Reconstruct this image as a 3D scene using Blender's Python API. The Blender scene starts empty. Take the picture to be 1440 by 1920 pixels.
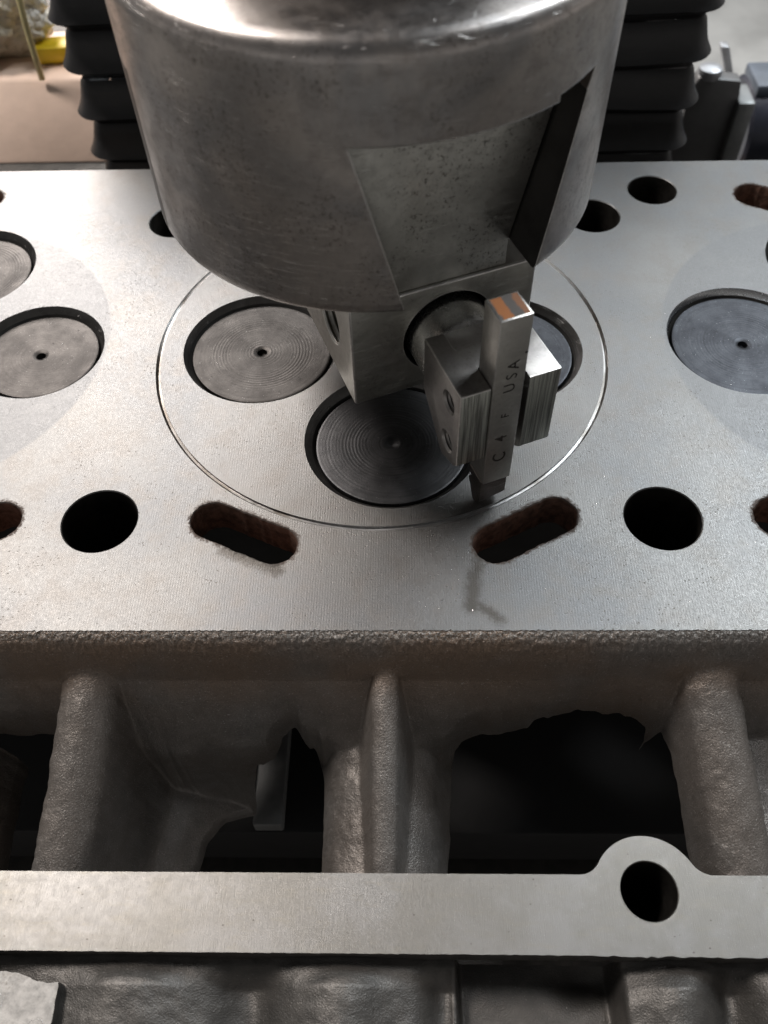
import bpy, bmesh, math, random
import numpy as np
from mathutils import Vector, Matrix, noise
from mathutils.geometry import delaunay_2d_cdt
S = 0.001            # all shapes below are written in millimetres
rnd = random.Random(7)
scene = bpy.context.scene
R = math.radians

# ------------------------------------------------------------------ camera
f, pitch, roll, yaw = 1600.0, R(53.95), R(-2.38), R(2.6)
cp, sp, cr, sr, cyw, syw = math.cos(pitch), math.sin(pitch), math.cos(roll), math.sin(roll), math.cos(yaw), math.sin(yaw)
def unyaw(v):
    return Vector((cyw*v[0]-syw*v[1], syw*v[0]+cyw*v[1], v[2]))
CAM = unyaw((-1.0, -171.5, 159.9))
fwd = unyaw((0, cp, -sp)); up0 = unyaw((0, sp, cp)); right0 = unyaw((1, 0, 0))
right = right0*cr + up0*sr
up = up0*cr - right0*sr
cam_data = bpy.data.cameras.new('camera'); cam = bpy.data.objects.new('camera', cam_data)
scene.collection.objects.link(cam); scene.camera = cam
cam.matrix_world = Matrix(((right.x, up.x, -fwd.x, CAM.x*S), (right.y, up.y, -fwd.y, CAM.y*S), (right.z, up.z, -fwd.z, CAM.z*S), (0, 0, 0, 1)))
cam_data.sensor_fit = 'VERTICAL'; cam_data.sensor_height = 24.0; cam_data.sensor_width = 18.0
cam_data.lens = 24.0*f/1920.0
cam_data.clip_start = 0.005; cam_data.clip_end = 50
cam_data.dof.use_dof = True; cam_data.dof.focus_distance = 0.200
cam_data.dof.aperture_fstop = cam_data.lens/1.5      # 1.5 mm opening, a phone lens

# ------------------------------------------------------------------ light
world = bpy.data.worlds.new('World'); scene.world = world; world.use_nodes = True
wn = world.node_tree.nodes; wl = world.node_tree.links
bg = wn['Background']
geo = wn.new('ShaderNodeNewGeometry'); sepw = wn.new('ShaderNodeSeparateXYZ')
wl.new(geo.outputs['Incoming'], sepw.inputs[0])
rampw = wn.new('ShaderNodeValToRGB')
rampw.color_ramp.elements[0].position = 0.0; rampw.color_ramp.elements[0].color = (0.06, 0.055, 0.052, 1)
rampw.color_ramp.elements[1].position = 1.0; rampw.color_ramp.elements[1].color = (0.12, 0.122, 0.125, 1)
e = rampw.color_ramp.elements.new(0.5); e.color = (0.72, 0.69, 0.665, 1)
e = rampw.color_ramp.elements.new(0.66); e.color = (0.22, 0.215, 0.21, 1)
mw = wn.new('ShaderNodeMath'); mw.operation = 'MULTIPLY_ADD'; mw.inputs[1].default_value = -0.5; mw.inputs[2].default_value = 0.5
wl.new(sepw.outputs['Z'], mw.inputs[0]); wl.new(mw.outputs[0], rampw.inputs[0])
my = wn.new('ShaderNodeMapRange'); my.inputs[1].default_value = -0.6; my.inputs[2].default_value = 0.7; my.inputs[3].default_value = 1.15; my.inputs[4].default_value = 1.0
wl.new(sepw.outputs['Y'], my.inputs[0])      # Incoming points back at the viewer: +Y here is the photographer's dark side
mxw = wn.new('ShaderNodeVectorMath'); mxw.operation = 'SCALE'; wl.new(rampw.outputs[0], mxw.inputs[0]); wl.new(my.outputs[0], mxw.inputs['Scale'])
wl.new(mxw.outputs[0], bg.inputs['Color']); bg.inputs['Strength'].default_value = 0.40

def area(name, loc, target, w, h, power, color):
    l = bpy.data.lights.new(name, 'AREA'); l.shape = 'RECTANGLE'; l.size = w*S; l.size_y = h*S; l.energy = power; l.color = color
    o = bpy.data.objects.new(name, l); scene.collection.objects.link(o)
    o.location = Vector(loc)*S
    o.rotation_euler = (Vector(target)-Vector(loc)).to_track_quat('-Z', 'Y').to_euler()
    return o
area('window_light', (-620, 1250, 800), (-60, 0, 0), 700, 420, 17.0, (1.0, 0.92, 0.87))
area('left_lamp', (-760, 360, 1250), (0, -60, 0), 280, 260, 12.0, (1.0, 0.93, 0.88))
area('fill_light', (250, 1600, 1500), (0, 0, 0), 2200, 1300, 14.0, (0.92, 0.97, 1.0))  # added soft fill behind the head, brightens deck and floor
area('overhead_lamp', (480, 230, 1300), (0, -60, 0), 220, 220, 1.8, (0.97, 0.98, 1.0))
area('right_lamp', (850, 700, 1150), (0, -60, 0), 420, 420, 8.5, (0.88, 0.95, 1.0))

scene.view_settings.view_transform = 'Standard'; scene.view_settings.look = 'None'
scene.view_settings.exposure = 0.62; scene.view_settings.gamma = 1.0
scene.render.engine = 'CYCLES'
scene.cycles.use_denoising = True
scene.cycles.max_bounces = 8; scene.cycles.glossy_bounces = 6; scene.cycles.caustics_reflective = False
scene.cycles.sample_clamp_indirect = 4.0

# ------------------------------------------------------------------ material helpers
class NT:
    def __init__(self, name):
        self.m = bpy.data.materials.new(name); self.m.use_nodes = True
        self.n = self.m.node_tree.nodes; self.l = self.m.node_tree.links
        self.b = self.n['Principled BSDF']
        tc = self.n.new('ShaderNodeTexCoord'); vm = self.n.new('ShaderNodeVectorMath'); vm.operation = 'SCALE'; vm.inputs['Scale'].default_value = 1000.0
        self.l.new(tc.outputs['Object'], vm.inputs[0]); self.mm = vm.outputs[0]     # object coordinates in mm
    def put(self, sock, v):
        if isinstance(v, bpy.types.NodeSocket): self.l.new(v, sock)
        elif isinstance(v, (tuple, list)): sock.default_value = (*v, 1.0) if len(v) == 3 and sock.type == 'RGBA' else v
        else: sock.default_value = v
    def math(self, op, a, b=0.0, c=0.0, clamp=False):
        n = self.n.new('ShaderNodeMath'); n.operation = op; n.use_clamp = clamp
        for i, v in enumerate((a, b, c)): self.put(n.inputs[i], v)
        return n.outputs[0]
    def vec(self, op, a, b=(0, 0, 0)):
        n = self.n.new('ShaderNodeVectorMath'); n.operation = op
        self.put(n.inputs[0], a); self.put(n.inputs[1], b)
        return n
    def noise(self, scale, detail=3.0, rough=0.55, stretch=(1, 1, 1), vec=None, dist=0.0):
        v = vec or self.mm
        if stretch != (1, 1, 1): v = self.vec('MULTIPLY', v, stretch).outputs[0]
        n = self.n.new('ShaderNodeTexNoise'); n.inputs['Scale'].default_value = scale; n.inputs['Detail'].default_value = detail
        n.inputs['Roughness'].default_value = rough; n.inputs['Distortion'].default_value = dist
        self.l.new(v, n.inputs['Vector']); return n.outputs['Fac']
    def voro(self, scale, feature='F1', out='Distance', stretch=(1, 1, 1)):
        v = self.mm if stretch == (1, 1, 1) else self.vec('MULTIPLY', self.mm, stretch).outputs[0]
        n = self.n.new('ShaderNodeTexVoronoi'); n.feature = feature; n.inputs['Scale'].default_value = scale
        self.l.new(v, n.inputs['Vector']); return n.outputs[out]
    def rng(self, v, a, b, c=0.0, d=1.0, smooth=True):
        n = self.n.new('ShaderNodeMapRange'); n.interpolation_type = 'SMOOTHSTEP' if smooth else 'LINEAR'
        for i, x in enumerate((v, a, b, c, d)): self.put(n.inputs[i], x)
        return n.outputs[0]
    def mix(self, fac, a, b):
        n = self.n.new('ShaderNodeMix'); n.data_type = 'RGBA'
        self.put(n.inputs['Factor'], fac); self.put(n.inputs[6], a); self.put(n.inputs[7], b)
        return n.outputs[2]
    def bump(self, h, dist, strength=1.0, prev=None):
        n = self.n.new('ShaderNodeBump'); n.inputs['Distance'].default_value = dist*S; n.inputs['Strength'].default_value = strength
        self.put(n.inputs['Height'], h)
        if prev: self.l.new(prev, n.inputs['Normal'])
        return n.outputs[0]
    def out(self, col, rough, metal, normal=None, spec=None):
        if metal == 1.0 or self.m.name == 'machined_deck_iron': col = self.mix(0.2, col, (0, 0, 0))
        self.put(self.b.inputs['Base Color'], col); self.put(self.b.inputs['Roughness'], rough); self.put(self.b.inputs['Metallic'], metal)
        if normal: self.l.new(normal, self.b.inputs['Normal'])
        if spec is not None: self.put(self.b.inputs['Specular IOR Level'], spec)
        return self.m

def segdist(t, p, a, b):
    """distance of point socket p (z ignored) to the segment a-b"""
    ax, ay, bx, by = *a, *b
    L2 = (bx-ax)**2+(by-ay)**2
    pa = t.vec('SUBTRACT', p, (ax, ay, 0)).outputs[0]
    dot = t.vec('DOT_PRODUCT', pa, ((bx-ax)/L2, (by-ay)/L2, 0)).outputs['Value']
    h = t.math('MINIMUM', t.math('MAXIMUM', dot, 0.0), 1.0)
    sc = t.n.new('ShaderNodeVectorMath'); sc.operation = 'SCALE'; sc.inputs[0].default_value = (bx-ax, by-ay, 0); t.l.new(h, sc.inputs['Scale'])
    df = t.vec('SUBTRACT', pa, sc.outputs[0]).outputs[0]
    return t.vec('LENGTH', df).outputs['Value']

SLOTS = [((-38.2, -57.2), (-23.0, -64.2), 5.0), ((26.7, -64.0), (41.0, -56.3), 5.05), ((115.5, 66.5), (128, 60), 5.8), ((-88.5, -57.0), (-100, -63), 5.3), ((91.5, -57.0), (103, -63.5), 5.6), ((-128.5, 70.3), (-140, 64), 5.6)]
STAINS = [((21.5, -72.0), (20.5, -80.0), 0.9), ((21.5, -79.0), (26.5, -83.5), 0.3), ((-34.5, -65.5), (-22, -71.0), 0.8), ((24, -66), (22, -71), 0.6)]

def mat_deck():
    t = NT('machined_deck_iron')
    sep = t.n.new('ShaderNodeSeparateXYZ'); t.l.new(t.mm, sep.inputs[0])
    flat = t.vec('MULTIPLY', t.mm, (1, 1, 0)).outputs[0]
    big = t.noise(0.022, 3, 0.5); mid = t.noise(0.16, 5, 0.65); fine = t.noise(1.6, 4, 0.7); grain = t.noise(6.0, 2, 0.6)
    # gasket print round each bore
    ringd = t.vec('LENGTH', t.vec('SUBTRACT', flat, (-127.5, 0.5, 0)).outputs[0]).outputs['Value']
    ringe = t.vec('LENGTH', t.vec('SUBTRACT', flat, (129.5, 0.5, 0)).outputs[0]).outputs['Value']
    pr = t.math('MAXIMUM', t.rng(ringd, 53.4, 52.2), t.rng(ringe, 53.8, 52.6))
    pr = t.math('MULTIPLY', pr, t.rng(mid, 0.25, 0.6, 0.65, 1.0))
    col = t.mix(t.rng(big, 0.35, 0.65), (0.180, 0.182, 0.184), (0.212, 0.209, 0.203))
    col = t.mix(t.rng(mid, 0.40, 0.72, 0, 0.6), col, (0.19, 0.178, 0.165))
    col = t.mix(t.math('MULTIPLY', pr, 0.85), col, (0.185, 0.187, 0.19))
    # dark pores
    pores = t.math('MULTIPLY', t.rng(t.voro(1.1), 0.24, 0.08), t.rng(t.noise(0.10, 4, 0.7), 0.47, 0.62))
    col = t.mix(t.math('MULTIPLY', pores, 0.75), col, (0.10, 0.085, 0.07))
    fl = t.rng(grain, 0.60, 0.8); col = t.mix(t.math('MULTIPLY', fl, 0.35), col, (0.85, 0.85, 0.85))
    col = t.mix(t.rng(t.noise(2.6, 4, 0.75), 0.40, 0.28, 0, 0.38), col, (0.20, 0.19, 0.175))
    # rusty rims of the water slots, wet stains
    wob = t.math('MULTIPLY', t.math('SUBTRACT', t.noise(0.9, 5, 0.8), 0.5), 4.2)
    rust = None
    for a, b, r in SLOTS:
        d = t.math('ADD', segdist(t, flat, a, b), wob)
        k = t.rng(d, r+1.0, r+0.1); rust = k if rust is None else t.math('MAXIMUM', rust, k)
    col = t.mix(t.math('MULTIPLY', rust, 0.9), col, (0.085, 0.06, 0.048))
    st = None
    for a, b, r in STAINS:
        d = t.math('ADD', segdist(t, flat, a, b), wob)
        k = t.rng(d, r+1.9, r-0.6); st = k if st is None else t.math('MAXIMUM', st, k)
    col = t.mix(t.math('MULTIPLY', st, 0.85), col, (0.085, 0.078, 0.07))
    rough = t.math('ADD', t.rng(fine, 0.3, 0.7, 0.40, 0.50), t.math('MULTIPLY', pr, 0.05))
    rough = t.math('ADD', rough, t.math('MULTIPLY', rust, 0.3))
    metal = t.math('SUBTRACT', 1.0, t.math('MULTIPLY', rust, 0.6))
    w = t.n.new('ShaderNodeTexWave'); w.wave_type = 'BANDS'; w.bands_direction = 'X'; w.inputs['Scale'].default_value = 0.55; w.inputs['Distortion'].default_value = 1.2
    w.inputs['Detail'].default_value = 1.5; w.inputs['Detail Scale'].default_value = 1.4
    t.l.new(t.vec('MULTIPLY', t.mm, (1, 0.12, 1)).outputs[0], w.inputs['Vector'])
    msk = t.math('MULTIPLY', t.rng(sep.outputs['Y'], 20.0, -40.0), t.rng(big, 0.3, 0.7, 0.5, 1.0))
    nb = t.bump(w.outputs['Fac'], 0.018, 0.35)
    nb = t.bump(t.noise(3.2, 3, 0.75), 0.05, 0.8, nb)
    nb = t.bump(t.math('SUBTRACT', 1.0, pores), 0.05, 0.8, nb)
    nb = t.bump(t.noise(0.05, 2, 0.5), 0.25, 0.5, nb)
    return t.out(col, rough, metal, nb)

def mat_rail():
    t = NT('machined_rail_iron')
    big = t.noise(0.05, 5, 0.7, dist=0.3); st = t.noise(0.5, 6, 0.75, stretch=(0.25, 1, 1), dist=0.2)
    col = t.mix(t.rng(big, 0.4, 0.62), (0.27, 0.262, 0.25), (0.24, 0.23, 0.212))
    col = t.mix(t.rng(st, 0.5, 0.75, 0, 0.55), col, (0.27, 0.25, 0.21))
    pores = t.math('MULTIPLY', t.rng(t.voro(0.8, stretch=(0.7, 1, 1)), 0.18, 0.06), t.rng(t.noise(0.2, 3), 0.5, 0.65))
    col = t.mix(t.math('MULTIPLY', pores, 0.8), col, (0.07, 0.06, 0.05))
    col = t.mix(t.rng(t.noise(7.0, 1), 0.7, 0.78, 0, 0.5), col, (0.9, 0.9, 0.9))
    nb = t.bump(t.noise(2.2, 3, 0.7, stretch=(3.0, 0.12, 1)), 0.035, 0.8)
    nb = t.bump(t.noise(3.5, 3, 0.7), 0.012, 0.6, nb)
    nb = t.bump(t.noise(0.06, 2), 0.12, 0.4, nb)
    return t.out(col, t.rng(t.noise(0.5, 4), 0.3, 0.7, 0.40, 0.46), 1.0, nb)

def mat_cast(name='cast_iron', base=(0.235, 0.224, 0.212), dark=(0.180, 0.172, 0.163), rusty=(0.260, 0.180, 0.125), rust_amt=0.9, smooth=False):
    t = NT(name)
    sep = t.n.new('ShaderNodeSeparateXYZ'); t.l.new(t.mm, sep.inputs[0])
    big = t.noise(0.035, 3, 0.55); mid = t.noise(0.25, 3, 0.55)
    col = t.mix(t.rng(mid, 0.3, 0.7), dark, base)
    brown = t.math('MULTIPLY', t.rng(sep.outputs['Y'], -96.0, -88.0, 0.25, 1.0), t.rng(big, 0.30, 0.62, 0.2, 1.0))
    col = t.mix(t.math('MULTIPLY', brown, rust_amt), col, rusty)
    grain = t.noise(3.0, 2, 0.6)
    col = t.mix(t.rng(grain, 0.50, 0.30, 0, 0.45), col, (0.08, 0.072, 0.066))
    col = t.mix(t.rng(grain, 0.70 if smooth else 0.62, 0.80 if smooth else 0.74, 0, 0.7), col, (0.60, 0.59, 0.57))
    sd = t.rng(sep.outputs['Y'], -94.0, -87.0, 0.5, 1.0)
    nb = t.bump(t.math('MULTIPLY', t.noise(2.3, 3, 0.62), sd), 0.36 if not smooth else 0.2, 1.0)
    nb = t.bump(t.voro(3.4), 0.05, 0.8, nb)
    edge_ = t.math('MULTIPLY', t.rng(sep.outputs['Y'], -88.2, -86.4), t.rng(grain, 0.42, 0.62))
    col = t.mix(t.math('MULTIPLY', edge_, 0.0 if smooth else 0.85), col, (0.50, 0.49, 0.47))
    return t.out(col, t.rng(grain, 0.3, 0.7, 0.36, 0.52), 0.55, nb, 0.7)

def mat_steel(name, c1, c2, r0=0.28, r1=0.42, scratch=0.5, blot=0.05, metal=1.0, stretch=(1, 1, 1), bumpd=0.02, spots=0.0, wear_glint=0.0):
    t = NT(name)
    big = t.noise(blot, 4, 0.6, dist=0.8); mid = t.noise(blot*6, 5, 0.7); fine = t.noise(2.6, 3, 0.7, stretch=stretch)
    col = t.mix(t.rng(big, 0.35, 0.65), c1, c2)
    col = t.mix(t.rng(mid, 0.42, 0.75, 0, scratch), col, tuple(x*0.55 for x in c1))
    if spots:
        sp_ = t.math('MULTIPLY', t.rng(t.noise(1.3, 4, 0.75), 0.52, 0.66), t.rng(t.noise(0.09, 3), 0.42, 0.6))
        col = t.mix(t.math('MULTIPLY', sp_, spots), col, (0.10, 0.085, 0.07))
    rough = t.math('ADD', t.rng(mid, 0.3, 0.7, r0, r1), t.math('MULTIPLY', fine, 0.05))
    scr = None
    for q_, (ra, sx, th) in enumerate(((0.5, 0.9, 0.0035), (1.3, 1.3, 0.004), (2.3, 0.8, 0.003), (-0.4, 1.6, 0.003))):
        mp = t.n.new('ShaderNodeMapping'); mp.inputs['Rotation'].default_value = (ra, ra*0.7+0.3, ra*1.3); mp.inputs['Scale'].default_value = (0.05*sx, 0.05*sx, 0.9*sx)
        mp.inputs['Location'].default_value = (q_*3.1, 0, 0)
        t.l.new(t.mm, mp.inputs['Vector'])
        n_ = t.n.new('ShaderNodeTexNoise'); n_.inputs['Scale'].default_value = 1.0; n_.inputs['Detail'].default_value = 1.0; t.l.new(mp.outputs[0], n_.inputs['Vector'])
        ln = t.rng(t.math('ABSOLUTE', t.math('SUBTRACT', n_.outputs['Fac'], 0.5+0.04*q_)), th, 0.0)
        ln = t.math('MULTIPLY', ln, t.rng(t.noise(0.16+0.05*q_, 2, 0.5), 0.55, 0.62))
        scr = ln if scr is None else t.math('MAXIMUM', scr, ln)
    col = t.mix(t.math('MULTIPLY', scr, 0.6), col, (0.75, 0.74, 0.72))
    sc1 = t.rng(t.noise(0.35, 2, 0.5, stretch=(0.25, 0.25, 9.0), dist=0.5), 0.64, 0.70)
    nb = t.bump(fine, bumpd, 0.6)
    nb = t.bump(t.noise(0.09, 3), 0.5, 0.35, nb)
    nb = t.bump(sc1, 0.03, 0.5, nb)
    nb = t.bump(scr, 0.04, 0.8, nb)
    if wear_glint:      # edge wear, brightened to paint in the bevel highlight
        bv = t.n.new('ShaderNodeBevel'); bv.samples = 6; bv.inputs['Radius'].default_value = wear_glint*S
        g_ = t.n.new('ShaderNodeNewGeometry')
        dt = t.vec('DOT_PRODUCT', bv.outputs[0], g_.outputs['Normal']).outputs['Value']
        wm = t.math('MULTIPLY', t.rng(dt, 0.995, 0.93), t.rng(t.noise(0.5, 3, 0.7), 0.3, 0.55, 0.45, 1.0))
        col = t.mix(t.math('MULTIPLY', wm, 0.85), col, (0.95, 0.93, 0.90))
        nb2 = t.n.new('ShaderNodeMix'); nb2.data_type = 'VECTOR'
        t.l.new(wm, nb2.inputs['Factor']); t.l.new(nb, nb2.inputs[4]); t.l.new(bv.outputs[0], nb2.inputs[5]); nb = nb2.outputs[1]
    return t.out(col, rough, metal, nb)

def simple(name, col, rough=0.6, metal=0.0, nscale=0.08, amt=0.3, bump=0.2, bs=0.3, emis=None):
    t = NT(name)
    c = t.mix(t.rng(t.noise(nscale, 4, 0.6), 0.35, 0.7, 0, 1), col, tuple(x*(1-amt) for x in col))
    nb = t.bump(t.noise(bs, 3, 0.6), bump, 0.7)
    return t.out(c, rough, metal, nb)

M = dict(
    deck=mat_deck(), rail=mat_rail(),
    cast=mat_cast(), castdark=mat_cast('cast_iron_dark', (0.10, 0.093, 0.085), (0.072, 0.068, 0.063), (0.10, 0.08, 0.065), 0.3, True),  # castdark: a darker, smoother cast iron
    bore=simple('drilled_bore', (0.055, 0.05, 0.045), 0.45, 0.7, 0.3, 0.5, 0.05, 1.0),
    rust=simple('rusty_water_passage', (0.22, 0.125, 0.09), 0.8, 0.1, 0.5, 0.6, 0.5, 0.9),
    body=mat_steel('worn_tool_steel', (0.56, 0.51, 0.475), (0.39, 0.375, 0.37), 0.26, 0.40, 0.65, 0.045, spots=0.6, wear_glint=0.55),
    slide=mat_steel('mottled_steel', (0.70, 0.69, 0.64), (0.56, 0.55, 0.51), 0.30, 0.42, 0.4, 0.08, spots=0.8),
    block=mat_steel('ground_steel', (0.54, 0.53, 0.49), (0.46, 0.45, 0.41), 0.30, 0.40, 0.3, 0.08, spots=0.35, wear_glint=0.5),
    pin=mat_steel('turned_steel', (0.85, 0.85, 0.83), (0.75, 0.75, 0.73), 0.22, 0.28, 0.15, 0.1),
    holder=mat_steel('holder_steel', (0.46, 0.44, 0.42), (0.38, 0.36, 0.35), 0.36, 0.43, 0.35, 0.15, spots=0.3),
    bit=mat_steel('tool_bit_steel', (0.72, 0.70, 0.65), (0.62, 0.60, 0.56), 0.32, 0.38, 0.3, 0.15, spots=0.25),
    screw=mat_steel('screw_steel', (0.30, 0.28, 0.27), (0.5, 0.47, 0.45), 0.2, 0.3, 0.2, 0.3),
    rubber=simple('black_rubber', (0.012, 0.0115, 0.0125), 0.40, 0.0, 0.05, 0.4, 0.3, 0.2),
    cavity=simple('shade_black_iron', (0.03, 0.028, 0.026), 0.7, 0.2),  # near-black stands in for shade in seat gaps and inside the casting
    ink=simple('engraved_lettering', (0.035, 0.028, 0.024), 0.7, 0.2, bump=0.02),
    dust=simple('bright_metal_dust', (0.8, 0.8, 0.8), 0.25, 1.0, bump=0.01),
)
M['worn_glint'] = mat_steel('edge_worn_glint_steel', (0.80, 0.78, 0.75), (0.62, 0.60, 0.58), 0.28, 0.40, 0.3, 0.3)  # pale bevel faces, worn edges with the highlight put into the colour
def mat_grind():
    t = NT('ground_edge_steel')
    # fine lines running up the face: stretched along z
    a = t.noise(2.2, 3, 0.75, stretch=(1, 1, 0.02))
    col = t.mix(t.rng(a, 0.38, 0.62), (0.28, 0.28, 0.26), (0.80, 0.82, 0.75))
    nb = t.bump(a, 0.08, 0.8)
    return t.out(col, 0.36, 1.0, nb)
M['grind'] = mat_grind()
def mat_valve(name, c1, c2, r):
    t = NT(name)
    rad = t.vec('LENGTH', t.vec('MULTIPLY', t.mm, (1, 1, 0)).outputs[0]).outputs['Value']
    cx = t.n.new('ShaderNodeCombineXYZ'); t.l.new(rad, cx.inputs[0])
    rings = t.noise(1.1, 3, 0.7, vec=cx.outputs[0])
    blot = t.noise(0.12, 4, 0.6)
    col = t.mix(t.rng(blot, 0.35, 0.65), c1, c2)
    col = t.mix(t.math('MULTIPLY', t.rng(t.noise(0.35, 5, 0.75), 0.5, 0.7), 0.6), col, tuple(x*0.5 for x in c2))
    col = t.mix(t.rng(rings, 0.35, 0.7, 0, 0.5), col, tuple(x*0.55 for x in c1))
    col = t.mix(t.rng(t.noise(2.4, 2, 0.6), 0.68, 0.78, 0, 0.5), col, (0.6, 0.6, 0.6))
    nb = t.bump(t.noise(1.8, 4, 0.7), 0.06, 0.6)
    return t.out(col, t.rng(blot, 0.3, 0.7, r, r+0.1), 0.92, nb)
M['valve_brown'] = mat_valve('valve_face_brown_grey', (0.052, 0.048, 0.045), (0.038, 0.035, 0.033), 0.40)
M['valve_dark'] = mat_valve('valve_face_dark', (0.070, 0.070, 0.072), (0.095, 0.094, 0.096), 0.42)
M['valve_blue'] = mat_valve('valve_face_blue_grey', (0.055, 0.058, 0.065), (0.038, 0.040, 0.046), 0.38)

# ------------------------------------------------------------------ object helpers
def root(name, label, cat, loc, group=None):
    o = bpy.data.objects.new(name, None); o.empty_display_size = 0.01; scene.collection.objects.link(o)
    o.location = Vector(loc)*S; o['label'] = label; o['category'] = cat
    if group: o['group'] = group
    return o
def oloc(o):
    v = Vector((0, 0, 0))
    while o is not None: v += o.location; o = o.parent
    return v/S
def mk(name, verts, faces, mat, parent=None, origin=None, smooth=None, mats=None, fm=None):
    """mesh object; verts in world mm, origin = object origin in world mm"""
    po = oloc(parent) if parent else Vector((0, 0, 0))
    og = Vector(origin) if origin is not None else po
    me = bpy.data.meshes.new(name)
    v = (np.array(verts, float) - np.array(og))*S
    me.from_pydata(v.tolist(), [], [tuple(map(int, q)) for q in faces])
    for m_ in (mats or [mat]): me.materials.append(m_)
    if fm is not None: me.polygons.foreach_set('material_index', np.array(fm, dtype=np.int32))
    me.update()
    if smooth is not None:
        me.shade_smooth(); me.set_sharp_from_angle(angle=R(smooth))
    o = bpy.data.objects.new(name, me); scene.collection.objects.link(o)
    o.parent = parent; o.location = (og-po)*S
    return o
def recalc(o):
    bm = bmesh.new(); bm.from_mesh(o.data); bmesh.ops.recalc_face_normals(bm, faces=bm.faces); bm.to_mesh(o.data); bm.free()
def bevel(o, w, seg=2, ang=30, worn_glint=False):
    if worn_glint: o.data.materials.append(M['worn_glint'])
    m = o.modifiers.new('b', 'BEVEL'); m.width = w*S; m.segments = seg; m.limit_method = 'ANGLE'; m.angle_limit = R(ang); m.harden_normals = False
    if worn_glint: m.material = len(o.data.materials)-1
def bake(o, smooth=35):
    dg = bpy.context.evaluated_depsgraph_get(); dg.update()
    me = bpy.data.meshes.new_from_object(o.evaluated_get(dg))
    o.modifiers.clear(); o.data = me
    me.shade_smooth(); me.set_sharp_from_angle(angle=R(smooth))
    return o
def diff(o, cutters, drop=True):
    for c in cutters:
        m = o.modifiers.new('d', 'BOOLEAN'); m.operation = 'DIFFERENCE'; m.solver = 'EXACT'; m.object = c
    bpy.context.view_layer.update()
    dg = bpy.context.evaluated_depsgraph_get()
    me = bpy.data.meshes.new_from_object(o.evaluated_get(dg)); o.modifiers.clear(); o.data = me
    for c in cutters: bpy.data.objects.remove(c, do_unlink=True)
    return o
def circle(cx, cy, r, n=64, jit=0.0, seed=0):
    out = []
    for i in range(n):
        a = 2*math.pi*i/n; rr = r
        if jit: rr += jit*noise.fractal(Vector((math.cos(a)*4+seed*7.3, math.sin(a)*4, seed)), 0.8, 2.0, 4)
        out.append((cx+rr*math.cos(a), cy+rr*math.sin(a)))
    return out
def stadium(a, b, r, n=48, jit=0.0, seed=0):
    ax, ay, bx, by = *a, *b; ang = math.atan2(by-ay, bx-ax); out = []
    L = math.hypot(bx-ax, by-ay); pts = []
    for i in range(n+1):
        t = ang-math.pi/2+math.pi*i/n; pts.append((bx+r*math.cos(t), by+r*math.sin(t)))
    k = max(2, int(L/0.35))
    for i in range(1, k):
        q = i/k; pts.append((bx+(ax-bx)*q+r*math.cos(ang+math.pi/2), by+(ay-by)*q+r*math.sin(ang+math.pi/2)))
    for i in range(n+1):
        t = ang+math.pi/2+math.pi*i/n; pts.append((ax+r*math.cos(t), ay+r*math.sin(t)))
    for i in range(1, k):
        q = i/k; pts.append((ax+(bx-ax)*q+r*math.cos(ang-math.pi/2), ay+(by-ay)*q+r*math.sin(ang-math.pi/2)))
    cx, cy = (ax+bx)/2, (ay+by)/2
    for x, y in pts:
        s_ = 1.0
        d = jit*(noise.fractal(Vector((x*0.45+seed*9, y*0.45, seed*3.1)), 0.7, 2.0, 5)*1.0)
        l = math.hypot(x-cx, y-cy) or 1
        out.append((x+(x-cx)/l*d, y+(y-cy)/l*d))
    return out
def inside(p, loop):
    x, y = p; c = False; j = len(loop)-1
    for i in range(len(loop)):
        xi, yi = loop[i]; xj, yj = loop[j]
        if (yi > y) != (yj > y) and x < (xj-xi)*(y-yi)/(yj-yi+1e-12)+xi: c = not c
        j = i
    return c
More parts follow.
